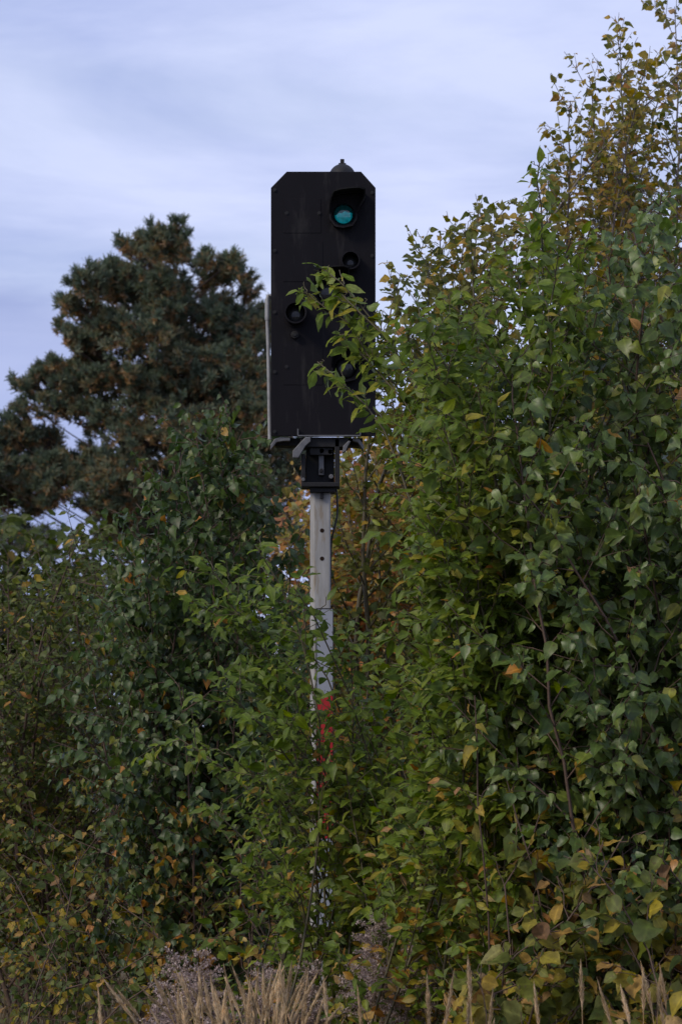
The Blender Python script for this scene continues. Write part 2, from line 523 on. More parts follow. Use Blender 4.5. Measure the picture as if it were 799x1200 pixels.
def shrub(name, base, leaders, cfg, leafmat, barkmat, shape, label, cat, group=None, seed=1, r0=.02, spread=.25, foliage='foliage', fold=.25, arch=.18):
    base = np.array(base, float)
    base[2] = 0
    s = Plant(seed)
    s.centre = base
    for l in leaders:
        tip = l[0]
        c = l[1] if len(l) > 1 else None
        b = base + np.array([s.rng.normal(0, spread), s.rng.normal(0, spread), 0])
        cg = {**cfg, **l[2]} if len(l) > 2 else cfg
        s.leader(b, tip, cg, c, r0=r0 * s.rng.uniform(.7, 1.1))
    root = empty(name, tuple(base))
    tag(root, label, cat, group)
    for lines in s.stems:
        V, F = s.tubes(lines)
        link('stem', np_mesh('stem', V - base, F.ravel(), np.full(len(F), 4)), M[barkmat], root)
    me = s.leaf_mesh(foliage, shape, base, fold, arch)
    link(foliage, me, M[leafmat], root)
    print(name, label[:40], 'leaves', len(me.vertices))
    return root

# ------------------------------------------------------------------ setting: ground
def ground():
    nx, ny = 90, 120
    xs = np.concatenate([-np.geomspace(1500, 14, 20), np.linspace(-13, 13, 50), np.geomspace(14, 1500, 20)])
    ys = np.concatenate([np.linspace(-60, 8, 12), np.linspace(9, 60, 70), np.geomspace(63, 2500, 20)])
    X, Yy = np.meshgrid(xs, ys)
    rng = np.random.default_rng(3)
    Z = .03 * np.sin(X * 1.3) * np.sin(Yy * .9) + rng.normal(0, .012, X.shape)
    Z -= .03
    V = np.stack([X, Yy, Z], -1).reshape(-1, 3)
    w_, h_ = len(xs), len(ys)
    i = np.arange(h_ - 1)[:, None] * w_ + np.arange(w_ - 1)[None, :]
    F = np.stack([i, i + 1, i + w_ + 1, i + w_], -1).reshape(-1, 4)
    m, nt = new_mat('ground earth')
    o = N(nt, 'ShaderNodeOutputMaterial'); b = N(nt, 'ShaderNodeBsdfPrincipled')
    nt.links.new(b.outputs[0], o.inputs[0])
    tc = N(nt, 'ShaderNodeTexCoord')
    n = N(nt, 'ShaderNodeTexNoise'); n.inputs['Scale'].default_value = 1.4; n.inputs['Detail'].default_value = 12; n.inputs['Roughness'].default_value = .7
    nt.links.new(tc.outputs['Object'], n.inputs['Vector'])
    r = ramp(nt, [(.3, (.035, .045, .015)), (.5, (.08, .06, .03)), (.7, (.16, .12, .06))], n.outputs['Fac'])
    nt.links.new(r.outputs['Color'], b.inputs['Base Color'])
    b.inputs['Roughness'].default_value = .95
    g = link('ground', np_mesh('ground', V, F.ravel(), np.full(len(F), 4)), m)
    g['kind'] = 'structure'
ground()

# ------------------------------------------------------------------ the railway signal
SY = 20.0
class MB:
    def __init__(s): s.v, s.f = [], []
    def add(s, V, F):
        o = len(s.v); s.v += [tuple(map(float, p)) for p in V]; s.f += [tuple(i + o for i in f) for f in F]
    def box(s, x0, x1, y0, y1, z0, z1):
        V = [(x, y, z) for z in (z0, z1) for y in (y0, y1) for x in (x0, x1)]
        s.add(V, [(0, 2, 3, 1), (4, 5, 7, 6), (0, 1, 5, 4), (2, 6, 7, 3), (0, 4, 6, 2), (1, 3, 7, 5)])
    def prism(s, pts, y0, y1):
        """pts (x,z) counter-clockwise seen from -Y"""
        n = len(pts)
        V = [(x, y0, z) for x, z in pts] + [(x, y1, z) for x, z in pts]
        F = [tuple(range(n)), tuple(range(2 * n - 1, n - 1, -1))] + [(i, i + n, (i + 1) % n + n, (i + 1) % n) for i in range(n)]
        s.add(V, F)
    def cyl(s, c, r, y0, y1, n=28, r2=None):
        r2 = r if r2 is None else r2
        a = [2 * math.pi * i / n for i in range(n)]
        V = [(c[0] + r * math.cos(t), y0, c[1] + r * math.sin(t)) for t in a] + [(c[0] + r2 * math.cos(t), y1, c[1] + r2 * math.sin(t)) for t in a]
        s.add(V, [tuple(range(n)), tuple(range(2 * n - 1, n - 1, -1))] + [(i, i + n, (i + 1) % n + n, (i + 1) % n) for i in range(n)])
    def shell(s, outer, inner, y0, y1):
        """ring wall between closed outlines of equal count, front at y0, back y1"""
        n = len(outer)
        V = [(x, y0, z) for x, z in outer] + [(x, y0, z) for x, z in inner] + [(x, y1, z) for x, z in outer] + [(x, y1, z) for x, z in inner]
        F = []
        for i in range(n):
            j = (i + 1) % n
            F += [(i, j, n + j, n + i), (2 * n + i, 3 * n + i, 3 * n + j, 2 * n + j), (i, 2 * n + i, 2 * n + j, j), (n + i, n + j, 3 * n + j, 3 * n + i)]
        s.add(V, F)
    def tube(s, pts, r, n=8):
        V, F = Plant.tubes([(np.array(pts, float), np.full(len(pts), float(r)))], n)
        k = len(pts)
        F = [tuple(f) for f in F] + [tuple(range(n)), tuple(range((k - 1) * n, k * n))[::-1]]
        s.add(V, F)
    def build(s, name, mat, parent, bevel=0, smooth=False):
        me = bpy.data.meshes.new(name)
        me.from_pydata(s.v, [], s.f)
        me.update()
        import bmesh
        bm = bmesh.new(); bm.from_mesh(me)
        bmesh.ops.recalc_face_normals(bm, faces=bm.faces)
        bm.to_mesh(me); bm.free()
        o = link(name, me, mat, parent)
        if bevel:
            b = o.modifiers.new('b', 'BEVEL'); b.width = bevel; b.segments = 2; b.limit_method = 'ANGLE'; b.angle_limit = R(35)
        if smooth:
            for p in me.polygons: p.use_smooth = True
            try: me.set_sharp_from_angle(angle=R(35))
            except Exception: pass
        return o

MBLK = plain('black signal paint', (0.0042, 0.0034, 0.0055), .62, spec=.16, var=.3, scale=6, bump=.05, streak=((.016, .0145, .0155), 8, .54), stretch=(1.6, 1, .28))
MINN = plain('matt black inside', (0.006, 0.006, 0.007), .8, spec=.2)
MIRON = plain('black iron', (0.010, 0.0095, 0.0105), .62, spec=.3, var=.5, scale=25, bump=.1, streak=((.03, .024, .02), 14, .62))
MGALV = plain('weathered galvanised steel', (0.26, 0.255, 0.245), .6, metal=.0, spec=.5, var=.2, scale=9, bump=.08, streak=((.20, .165, .12), 6, .52), stretch=(3, 3, .5))
MPLAT = plain('grey white enamel', (0.24, 0.255, 0.29), .45, spec=.5, var=.06, scale=5, streak=((.25, .25, .25), 7, .62), stretch=(1.5, 1.5, .4))
MRED = plain('red enamel', (0.30, 0.012, 0.014), .5, spec=.4, var=.2, scale=7, streak=((.16, .03, .025), 9, .56), stretch=(1.5, 1.5, .4))
MHOLE = plain('rusty hole', (0.02, 0.012, 0.008), .9, spec=.1)
MARM = plain('dull grey steel', (0.10, 0.10, 0.105), .45, spec=.5, var=.35, scale=20, bump=.08)
MCAB = plain('black cable', (0.012, 0.012, 0.012), .5)
def lens_mat(name, col, em=None, rough=.12):
    m, nt = new_mat(name)
    o = N(nt, 'ShaderNodeOutputMaterial'); b = N(nt, 'ShaderNodeBsdfPrincipled')
    nt.links.new(b.outputs[0], o.inputs[0])
    tc = N(nt, 'ShaderNodeTexCoord'); n = N(nt, 'ShaderNodeTexNoise'); n.inputs['Scale'].default_value = 60
    nt.links.new(tc.outputs['Object'], n.inputs['Vector'])
    r = ramp(nt, [(.3, tuple(c * .6 for c in col)), (.7, col)], n.outputs['Fac'])
    nt.links.new(r.outputs['Color'], b.inputs['Base Color'])
    b.inputs['Roughness'].default_value = rough
    b.inputs['Coat Weight'].default_value = .6
    if em:
        r2 = ramp(nt, [(.3, tuple(c * .55 for c in em)), (.7, em)], n.outputs['Fac'])
        nt.links.new(r2.outputs['Color'], b.inputs['Emission Color'])
        b.inputs['Emission Strength'].default_value = 1.0
    return m
MLENS = lens_mat('teal lens glass', (0.004, 0.09, 0.085))
MGLOW = lens_mat('lit teal glass', (0.01, 0.10, 0.11), (0.0, 0.11, 0.14))
MDARK = lens_mat('dark lens glass', (0.004, 0.004, 0.004), rough=.6)

def signal():
    X = lambda px: (px - 399.5) / 200.0
    Z = lambda py: CAMZ - (py - HOR) / 200.0
    bx = X(377)
    root = empty('railway_signal', (bx, SY + .12, 0))
    tag(root, 'tall black railway signal with a teal lens on a grey steel mast between the bushes', 'railway signal')
    def mb():
        return MB()
    def fin(m, name, mat, parent=root, bevel=0, smooth=False):
        # move from world to local of root
        m.v = [(x - bx, y - SY - .12, z) for x, y, z in m.v]
        return m.build(name, mat, parent, bevel, smooth)
    Y0 = SY
    # background plate (screen)
    pl = mb()
    out_ = [(X(317.5), Z(511)), (X(440), Z(511)), (X(440), Z(220)), (X(423), Z(201)), (X(336), Z(201)), (X(317.5), Z(220))]
    pl.prism(out_, Y0, Y0 + .022)
    screen = fin(pl, 'signal_screen', MBLK, bevel=.003)
    # folded rim around the edge, standing a little proud at the back
    cx, cz = X(379), Z(356)
    def inset(p, d):
        return (p[0] + (d if p[0] < cx else -d), p[1] + (d if p[1] < cz else -d))
    hs = mb()
    o1 = [inset(p, .012) for p in out_]; o2 = [inset(p, .03) for p in out_]
    hs.shell(o1, o2, Y0 + .024, Y0 + .09)
    hs.box(X(330), X(428), Y0 + .03, Y0 + .30, Z(492), Z(222))
    fin(hs, 'lamp_housing', MIRON, bevel=.004)
    # cover plates, seams
    for (x0, x1, y0, y1) in ((332, 376, 233, 273), (332, 378, 404, 451), (332, 378, 284, 330)):
        c = mb(); c.box(X(x0), X(x1), Y0 - .0025, Y0 - .0005, Z(y1), Z(y0))
        fin(c, 'cover_plate', MBLK, screen, bevel=.0008)
    for (px, py) in ((322, 223), (336, 250), (374, 250), (322, 294), (322, 366), (322, 436), (336, 430), (322, 506), (436, 226), (436, 300), (436, 372), (436, 440), (436, 505), (371, 375), (374, 430)):
        b = mb(); b.cyl((X(px), Z(py)), .008, Y0 - .009, Y0 - .0005, 6)
        b.cyl((X(px), Z(py)), .012, Y0 - .004, Y0 - .0005, 14)
        fin(b, 'bolt', MIRON, screen)
    kn = mb(); kn.cyl((X(345.5), Z(393)), .022, Y0 - .035, Y0 - .001, 20, .024); kn.cyl((X(345.5), Z(393)), .012, Y0 - .045, Y0 - .035, 16)
    fin(kn, 'locking_knob', MIRON, bevel=.003)

    # lamps
    def lamp(px, py, r, big, glow=False):
        c = (X(px), Z(py)); r = r / 200.0
        n = 40
        cir = lambda rad, dz=0: [(c[0] + rad * math.cos(2 * math.pi * i / n), c[1] + dz + rad * math.sin(2 * math.pi * i / n)) for i in range(n)]
        rim = mb()
        if big:
            # lamp surround: round below, square-shouldered and flared to the right above
            def outl(grow):
                pts = []
                hood = [(0, -17), (-10, -15.5), (-16.5, -7), (-17, 4), (-15.5, 15), (-12.5, 23), (-3, 25.5), (10, 26.8), (20, 27), (25, 26), (26.5, 22), (25, 16), (20, 10), (16.8, 4), (16, -6), (11, -14.5)]
                for i in range(n):
                    t = 2 * math.pi * i / n
                    dx_, dz_ = math.cos(t), math.sin(t)
                    best = 1.0
                    for e in range(len(hood)):
                        (ax_, az_), (bx_, bz_) = hood[e], hood[(e + 1) % len(hood)]
                        ex_, ez_ = bx_ - ax_, bz_ - az_
                        den = dx_ * ez_ - dz_ * ex_
                        if abs(den) < 1e-9: continue
                        u_ = (ax_ * ez_ - az_ * ex_) / den
                        v_ = (ax_ * dz_ - az_ * dx_) / den
                        if u_ > 0 and -1e-6 <= v_ <= 1 + 1e-6: best = u_
                    pts.append((c[0] + dx_ * best / 200 * grow, c[1] + dz_ * best / 200 * grow))
                return pts
                for i in range(n):
                    t = 2 * math.pi * i / n
                    x, z = math.cos(t), math.sin(t)
                    if z < 0:
                        k = 1.25; px_, pz_ = x * k, z * 1.38
                    else:
                        px_ = max(-1.28, min(1.28 + .75 * max(0, z) ** .5 * (1 if x > 0 else 0), x * 2.3)); pz_ = min(2.05, z * 2.9) + (-.18 if x < -.55 and z > .6 else 0)
                    pts.append((c[0] + r * px_ * grow, c[1] + r * pz_ * grow))
                return pts
            rim.shell(outl(1.0), outl(.88), Y0 - .07, Y0 - .001)
            rim.shell(outl(.90), cir(r * 1.02), Y0 - .025, Y0 - .002)
            o = fin(rim, 'signal_lamp', MBLK, smooth=True)
            # visor: roof reaching forward
            v = mb()
            P0, P1 = [], []
            arc = outl(1.0)[0:n // 2 + 1]
            m_ = len(arc) - 1
            for (ax_, az_) in arc:
                zz = (az_ - c[1]) / .135
                d = .005 + .15 * min(1, max(0, zz)) ** 1.1
                P0.append((ax_, Y0 - .066, az_)); P1.append((ax_, Y0 - .066 - d, az_ - .002))
            V = P0 + P1
            V += [(p[0] * 1.0 + (c[0] - p[0]) * .06, p[1], p[2] + (c[1] - p[2]) * .06) for p in P0 + P1]
            k = m_ + 1
            F = []
            for i in range(m_):
                F += [(i, i + 1, k + i + 1, k + i), (2 * k + i, 3 * k + i, 3 * k + i + 1, 2 * k + i + 1), (k + i, k + i + 1, 3 * k + i + 1, 3 * k + i), (i, 2 * k + i, 2 * k + i + 1, i + 1)]
            F += [(0, k, 3 * k, 2 * k), (m_, 2 * k + m_, 3 * k + m_, k + m_)]
            v.add(V, F)
            fin(v, 'visor', MINN, o, smooth=True)
        else:
            rim.shell(cir(r), cir(r * .86), Y0 - .13, Y0 - .001)
            rim.shell(cir(r * 1.12), cir(r * .98), Y0 - .012, Y0 - .001)
            o = fin(rim, 'signal_lamp', MBLK, smooth=True)
        # domed lens
        ln = mb()
        rings, V, F = 7, [], []
        for a in range(rings + 1):
            ph = (math.pi / 2) * a / rings
            for i in range(n):
                t = 2 * math.pi * i / n
                V.append((c[0] + r * .98 * math.cos(ph) * math.cos(t), Y0 - .006 - r * .35 * math.sin(ph), c[1] + r * .98 * math.cos(ph) * math.sin(t)))
        for a in range(rings):
            for i in range(n):
                j = (i + 1) % n
                F.append((a * n + i, a * n + j, (a + 1) * n + j, (a + 1) * n + i))
        ln.add(V, F)
        lens = fin(ln, 'lens', MLENS if glow else MDARK, o, smooth=True)
        if glow:
            # lamp image in the lower half of the lens
            g = mb(); V, F = [], []
            m_ = 26
            top, bot = [], []
            for i in range(m_ + 1):
                u = -0.80 + 1.6 * i / m_
                lim = math.sqrt(max(0, .84 ** 2 - u * u))
                zt = .10 + .14 * math.sin(u * 3.0 + 1.0) + .05 * math.sin(u * 11)
                zb = -lim
                zt = max(min(zt, lim), zb)
                top.append((u, zt)); bot.append((u, zb))
            for row in range(9):
                f = row / 8
                for i in range(m_ + 1):
                    u = top[i][0]; z = top[i][1] * (1 - f) + bot[i][1] * f
                    q = math.sqrt(min(1, u * u + z * z))
                    V.append((c[0] + r * u, Y0 - .0085 - r * .36 * math.sqrt(max(0, 1 - q * q)), c[1] + r * z))
            k = m_ + 1
            for row in range(8):
                for i in range(m_):
                    F.append((row * k + i, row * k + i + 1, (row + 1) * k + i + 1, (row + 1) * k + i))
            g.add(V, F)
            fin(g, 'lit_glass', MGLOW, o, smooth=True)
    lamp(402.5, 252, 12.5, True, True)
    lamp(410.5, 308, 11.0, False)
    lamp(384, 343, 12.5, True)
    lamp(346.5, 369, 13.0, False)
    lamp(405, 432, 12.5, True)

    # dome and finial at the top, behind the screen
    dm = mb(); V, F = [], []
    c = (X(401), Z(201.5)); n = 28; rg = 9; yy = Y0 + .14
    for a in range(rg + 1):
        ph = (math.pi / 2) * a / rg
        for i in range(n):
            t = 2 * math.pi * i / n
            V.append((c[0] + .083 * math.cos(ph) * math.cos(t), yy + .1 * math.cos(ph) * math.sin(t), c[1] - .02 + .09 * math.sin(ph)))
    for a in range(rg):
        for i in range(n):
            j = (i + 1) % n
            F.append((a * n + i, a * n + j, (a + 1) * n + j, (a + 1) * n + i))
    dm.add(V, F)
    dome = fin(dm, 'top_dome', MIRON, smooth=True)
    fi = mb()
    fi.box(c[0] - .022, c[0] + .022, yy - .016, yy + .016, c[1] + .052, c[1] + .074)
    fi.box(c[0] - .012, c[0] + .012, yy - .012, yy + .012, c[1] + .073, c[1] + .098)
    fi.box(c[0] - .012, c[0] - .004, yy - .012, yy + .012, c[1] + .045, c[1] + .085)
    fin(fi, 'finial', MIRON, dome, bevel=.003)

    # pull rod on the left edge
    rd = mb()
    yr = Y0 + .05
    pts = [(X(318.5), yr + .03, Z(349)), (X(316), yr + .01, Z(344.5)), (X(314), yr, Z(345)), (X(313), yr, Z(350)), (X(313), yr, Z(372)), (X(314), yr, Z(400)), (X(315), yr, Z(450)), (X(316), yr, Z(514))]
    rd.tube(pts, .011, 10)
    rd.tube([(X(313), yr, Z(349)), (X(313), yr, Z(374))], .0145, 10)
    fin(rd, 'pull_rod', plain('worn grey rod', (.26, .26, .26), .5, var=.3, scale=20), smooth=True)

    # base tray, brackets and head box
    tr = mb()
    tr.box(X(349), X(422), Y0 - .03, Y0 + .02, Z(511.6), Z(510.2))
    tr.box(X(348.4), X(349.8), Y0 - .03, Y0 + .02, Z(510.5), Z(503))
    tr.box(X(421.4), X(422.8), Y0 - .03, Y0 + .02, Z(510.5), Z(503))
    fin(tr, 'angle_rail', MARM)
    br = mb()
    br.box(X(322), X(425), Y0 + .08, Y0 + .26, Z(521), Z(512))
    br.box(X(352), X(408), Y0 + .0, Y0 + .24, Z(524), Z(512.5))
    fin(br, 'support_beam', MIRON, bevel=.004)
    def arm(pts, y0, y1, th):
        a = mb()
        P = [(X(x), Z(y)) for x, y in pts]
        a.prism([(x, z) for x, z in P], y0, y1)
        fin(a, 'bracket_arm', MARM, bevel=.003)
    arm([(317, 527), (324, 518), (332, 516.5), (340, 516.5), (340, 513), (329, 511.8), (322, 514), (317, 521)], Y0 + .01, Y0 + .2, 0)
    arm([(343, 537), (350, 537), (358, 523), (364, 518), (364, 512.5), (358, 513), (352, 519), (343, 529)], Y0 - .04, Y0 + .02, 0)
    arm([(401, 531), (405, 529), (408, 522), (411, 517.5), (408.5, 516.5), (402, 523)], Y0 - .02, Y0 + .05, 0)
    arm([(426, 527), (426, 521), (421, 514), (413, 512.3), (413, 516.5), (419, 518)], Y0 + .02, Y0 + .2, 0)
    hb = mb()
    hb.box(X(353), X(358), Y0 + .0, Y0 + .24, Z(570), Z(532))
    hb.box(X(392), X(398), Y0 + .0, Y0 + .24, Z(570), Z(514))
    hb.box(X(358.3), X(391.7), Y0 + .1, Y0 + .22, Z(565), Z(520))
    hb.box(X(353.2), X(397.8), Y0 - .01, Y0 + .24, Z(570.5), Z(565.2))
    hb.box(X(363), X(390), Y0 + .02, Y0 + .22, Z(533), Z(524.2))
    fin(hb, 'mast_head_box', MIRON, bevel=.004)
    st = mb()
    st.box(X(373.5), X(379.5), Y0 + .05, Y0 + .098, Z(556), Z(531))
    fin(st, 'clamp_bar', MARM, bevel=.003)
    for (px, py, r) in ((377, 528, .016), (387, 529, .016), (388, 558, .014), (376.5, 551, .012), (355.5, 562, .011)):
        b = mb(); b.cyl((X(px), Z(py)), r, Y0 - .015 if px < 356 else Y0 + .02, Y0 + .1, 8)
        fin(b, 'bolt', MARM if px in (388, 355.5) else MIRON, bevel=.002)
    co = mb()
    co.box(X(363), X(393), Y0 + .02, Y0 + .22, Z(576.5), Z(570.8))
    co.box(X(375), X(379), Y0 + .035, Y0 + .055, Z(584), Z(576.5))
    fin(co, 'collar', MIRON, bevel=.003)
    # mast: a steel profile with a chamfered left edge
    ma = mb()
    x0, x1 = X(363.2), X(387.2); ya, yb = Y0 + .06, Y0 + .19
    # cross-section polygon (x,y) extruded in z, by hand: chamfered corner to the left
    sec = [(x0, ya + .03), (x0 + .026, ya), (x1 - .006, ya), (x1, ya + .006), (x1, yb), (x0, yb)]
    zt, zb = Z(576.6), -.2
    n = len(sec)
    V = [(a, b, zb) for a, b in sec] + [(a, b, zt) for a, b in sec]
    ma.add(V, [tuple(range(n))[::-1], tuple(range(n, 2 * n))] + [(i, (i + 1) % n, (i + 1) % n + n, i + n) for i in range(n)])
    mast = fin(ma, 'mast', MGALV, bevel=.0025)
    for py in (621, 654, 687):
        if py == 687: continue
        h = mb(); h.cyl((X(377.3), Z(py)), .0125, ya - .0015, ya + .002, 18)
        fin(h, 'bolt_hole', MHOLE, mast)
    # marker plate white-red-white
    sp = mb()
    for (y0_, y1_, mt, nm) in ((713.5, 815, MPLAT, 'white_panel'), (815.2, 983, MRED, 'red_panel'), (983.2, 1091, MPLAT, 'white_panel')):
        p = mb(); p.box(X(371), X(390), ya - .012, ya - .004, Z(y1_), Z(y0_))
        o = fin(p, nm, mt, mast, bevel=.001)
    ed = mb(); ed.box(X(370.2), X(370.9), ya - .014, ya - .002, Z(1091), Z(713.5))
    ed.box(X(390.05), X(391), ya - .014, ya + .03, Z(1091), Z(713.5)); ed.box(X(370.2), X(391), ya - .014, ya - .002, Z(713.3), Z(712.4)); ed.box(X(370.2), X(391), ya - .014, ya - .002, Z(1092.2), Z(1091.2))
    fin(ed, 'panel_edging', MIRON, mast)
    # cable
    cb = mb()
    P = [(394, 571), (395, 582), (395.5, 594), (394.5, 606), (391.5, 618), (388.5, 630), (387.8, 642), (387, 690)]
    cb.tube([(X(a), Y0 + (.12 if b < 640 else .15), Z(b)) for a, b in P], .006, 8)
    fin(cb, 'cable', MCAB, smooth=True)
    fo = mb(); fo.box(X(377) - .2, X(377) + .2, Y0 - .05, Y0 + .3, -.1, .06)
    fin(fo, 'foot_block', plain('concrete', (.25, .24, .22), .9), bevel=.01)
signal()

# ------------------------------------------------------------------ vegetation
def ld_(tips, Y, jy=.6, seed=0):
    """(px,py[,Y]) -> leader tips"""
    rng = np.random.default_rng(seed)
    o = []
    for t in tips:
        y = t[2] if len(t) > 2 else Y + rng.uniform(-jy, jy)
        o.append((at(t[0], t[1], y),))
    return o

def fill(x0, x1, y0, y1, n, seed):
    rng = np.random.default_rng(seed)
    return [(rng.uniform(x0, x1), rng.uniform(y0, y1)) for _ in range(n)]

# far pine ---------------------------------------------------------
def pine():
    Y = 70.0
    base = at(200, 900, Y); base[2] = 0
    root = empty('pine_tree', tuple(base))
    tag(root, 'large dark pine tree with rusty inner needles standing far behind on the left', 'tree')
    rng = np.random.default_rng(11)
    clumps = [(165, 298, 26, 22), (205, 300, 30, 22), (245, 318, 26, 20), (268, 315, 14, 18), (148, 330, 30, 22), (112, 345, 22, 16), (95, 360, 16, 14), (185, 350, 46, 30), (238, 362, 40, 28),
              (285, 395, 26, 26), (300, 380, 16, 18), (125, 385, 34, 18), (90, 395, 16, 10), (172, 400, 34, 20), (235, 410, 46, 30), (290, 440, 34, 34), (65, 442, 28, 15), (105, 440, 36, 18), (35, 452, 16, 12),
              (150, 455, 40, 20), (195, 460, 36, 24), (250, 470, 50, 30), (300, 490, 30, 34), (38, 478, 18, 9), (85, 476, 30, 14), (130, 495, 38, 18), (190, 515, 50, 26), (250, 530, 50, 30), (300, 550, 36, 34),
              (12, 522, 22, 18), (10, 552, 34, 26), (45, 530, 28, 22), (-20, 555, 30, 30), (50, 565, 34, 20), (92, 548, 22, 14), (140, 560, 36, 22), (195, 575, 50, 26), (250, 595, 50, 34), (120, 590, 24, 18), (5, 585, 26, 16),
              (160, 620, 40, 24), (225, 640, 50, 30), (290, 630, 50, 36), (-60, 590, 30, 40), (-60, 620, 40, 30), (205, 272 + 12, 12, 10), (160, 284, 12, 10), (335, 520, 26, 26), (340, 570, 26, 26), (345, 620, 26, 26), (322, 450, 22, 26), (200, 398, 30, 14), (215, 432, 34, 16), (188, 372, 26, 14), (175, 440, 24, 14)]
    hull = [(20, 455), (65, 435), (75, 385), (90, 345), (135, 320), (145, 285), (215, 290), (265, 305), (285, 330), (305, 370), (330, 400), (330, 660), (200, 680), (0, 650), (-40, 600), (-40, 540), (0, 500)]
    def inside(x, y):
        r_ = False
        for i in range(len(hull)):
            (x1, y1), (x2, y2) = hull[i], hull[i - 1]
            if (y1 > y) != (y2 > y) and x < (x2 - x1) * (y - y1) / (y2 - y1) + x1: r_ = not r_
        return r_
    gaps = [(82, 508, 12), (100, 603, 14), (62, 603, 8), (185, 402, 9), (150, 420, 5), (240, 345, 4)]
    extra = 0
    while extra < 70:
        x, y = rng.uniform(-40, 330), rng.uniform(290, 650)
        if inside(x - 22, y) and inside(x + 22, y - 8) and inside(x, y - 26) and all((x - a_) ** 2 + (y - b_) ** 2 > (q + 14) ** 2 for a_, b_, q in gaps):
            clumps.append((x, y, rng.uniform(16, 26), rng.uniform(12, 20))); extra += 1
    for i in range(len(hull) - 1):      # small shoots that break the outline
        (x1, y1), (x2, y2) = hull[i], hull[i + 1]
        if y1 > 520 or x1 > 320: continue
        m_ = max(1, int(math.hypot(x2 - x1, y2 - y1) / 15))
        for q in range(m_):
            f_ = rng.uniform(0, 1)
            clumps.append((x1 + (x2 - x1) * f_ + rng.normal(2, 7), y1 + (y2 - y1) * f_ + rng.normal(2, 7), rng.uniform(5, 10), rng.uniform(6, 11)))
    P, A, S, T = [], [], [], []
    limbs = []
    trunk = [at(205, 1000, Y), at(207, 700, Y), at(200, 520, Y), at(205, 400, Y), at(195, 320, Y)]
    trunk[0][2] = -.1
    tp = np.array(trunk)
    k = FPX / Y
    for (cx, cy, rx, ry) in clumps:
        dx = (cx - 205) / 160
        depth = rng.uniform(-1.6, 1.6) * (1 - min(1, abs(dx)) * .4)
        if ry < 16: depth *= .5
        c = at(cx, cy, Y) + np.array([0, depth, 0])
        r = np.array([rx / k, rx / k * 1.1, ry / k * 1.2]) * 1.08
        # limb from the trunk, lower down, to the clump
        pz = min(c[2] - .2 - .55 * abs(c[0] - tp[2][0]), tp[-1][2])
        o = np.array([np.interp(pz, tp[:, 2], tp[:, 0]), np.interp(pz, tp[:, 2], tp[:, 1]), pz])
        mid = (o + c) / 2 + np.array([0, 0, -.15])
        t = np.linspace(0, 1, 8)[:, None]
        B = (1 - t) ** 2 * o + 2 * t * (1 - t) * mid + t * t * c
        limbs.append((B, np.linspace(.02, .01, 8)))
        nt_ = int(6 + rx * ry * .15)
        outw = nrm(np.array([c[0] - o[0], c[1] - o[1], 0.3]) + 1e-6)
        nf = max(2, int(nt_ / 7))
        fing = []
        for q in range(nf):        # ascending sprays that leave the limb and end in fingers
            u = nrm(rng.normal(0, 1, 3) * np.array([1, 1, .8]) + outw * .55 + np.array([0, 0, .35]))
            s0 = c - outw * r * .5 + rng.normal(0, .15, 3) * r
            e0 = c + u * r * rng.uniform(.95, 1.45)
            fing.append((s0, e0, u))
            limbs.append((np.array([s0, (s0 + e0) / 2 + [0, 0, -.04], e0]), np.array([.016, .012, .006])))
        for q in range(nt_):
            s0, e0, u = fing[q % nf]
            rad = rng.uniform(.15, 1.0) ** .7
            p = s0 + (e0 - s0) * rad + rng.normal(0, 1, 3) * .13 * (1.25 - rad)
            ax = nrm(u * np.array([1, 1, .5]) + np.array([0, 0, .8]) + rng.normal(0, .2, 3))
            # one whorl of needles per shoot, plus older brown needles further in
            nn = 26
            dirs = nrm(ax * .9 + rng.normal(0, .62, (nn, 3)))
            sh = rng.uniform(0, .1, (nn, 1))
            P.append(p - ax * sh); A.append(dirs); S.append(rng.uniform(.11, .18, nn))
            inner = (1 - rad) * .3 + (.22 if u[2] < .1 else 0)
            tn = np.clip(rng.normal(.38 + inner * .6, .16), 0, .68)
            T.append(np.clip(tn + rng.normal(0, .08, nn), 0, 1))
            if rng.uniform() < .55:
                nn = 14
                p2 = p - ax * rng.uniform(.1, .18)
                dirs = nrm(ax * .3 + rng.normal(0, .7, (nn, 3)))
                P.append(np.repeat(p2[None], nn, 0) - ax * rng.uniform(0, .08, (nn, 1))); A.append(dirs); S.append(rng.uniform(.08, .12, nn))
                T.append(np.clip(rng.normal(.88, .1, nn), .6, 1))
    P = np.concatenate(P); A = np.concatenate(A); S = np.concatenate(S); T = np.concatenate(T)
    n = len(P)
    B = nrm(np.cross(A, rng.normal(0, 1, (n, 3))))
    wd = .013
    V = np.stack([P - B * wd, P + B * wd, P + A * S[:, None] + B * wd * .5, P + A * S[:, None] - B * wd * .5], 1).reshape(-1, 3) - base
    F = np.arange(n * 4)
    link('needles', np_mesh('needles', V, F, np.full(n, 4), {'tone': np.repeat(T, 4)}, smooth=False), M['needle'], root)
    tl = np.linspace(0, 1, 16)
    tz = np.interp(tl, [0, 1], [tp[0][2], tp[-1][2]])
    TP = np.stack([np.interp(tz, tp[:, 2], tp[:, 0]), np.interp(tz, tp[:, 2], tp[:, 1]), tz], -1)
    V, F = Plant.tubes([(TP, np.linspace(.28, .05, 16))] + limbs, 6)
    link('trunk', np_mesh('trunk', V - base, F.ravel(), np.full(len(F), 4)), M['pine bark'], root)
    print('pine needles', n)
pine()

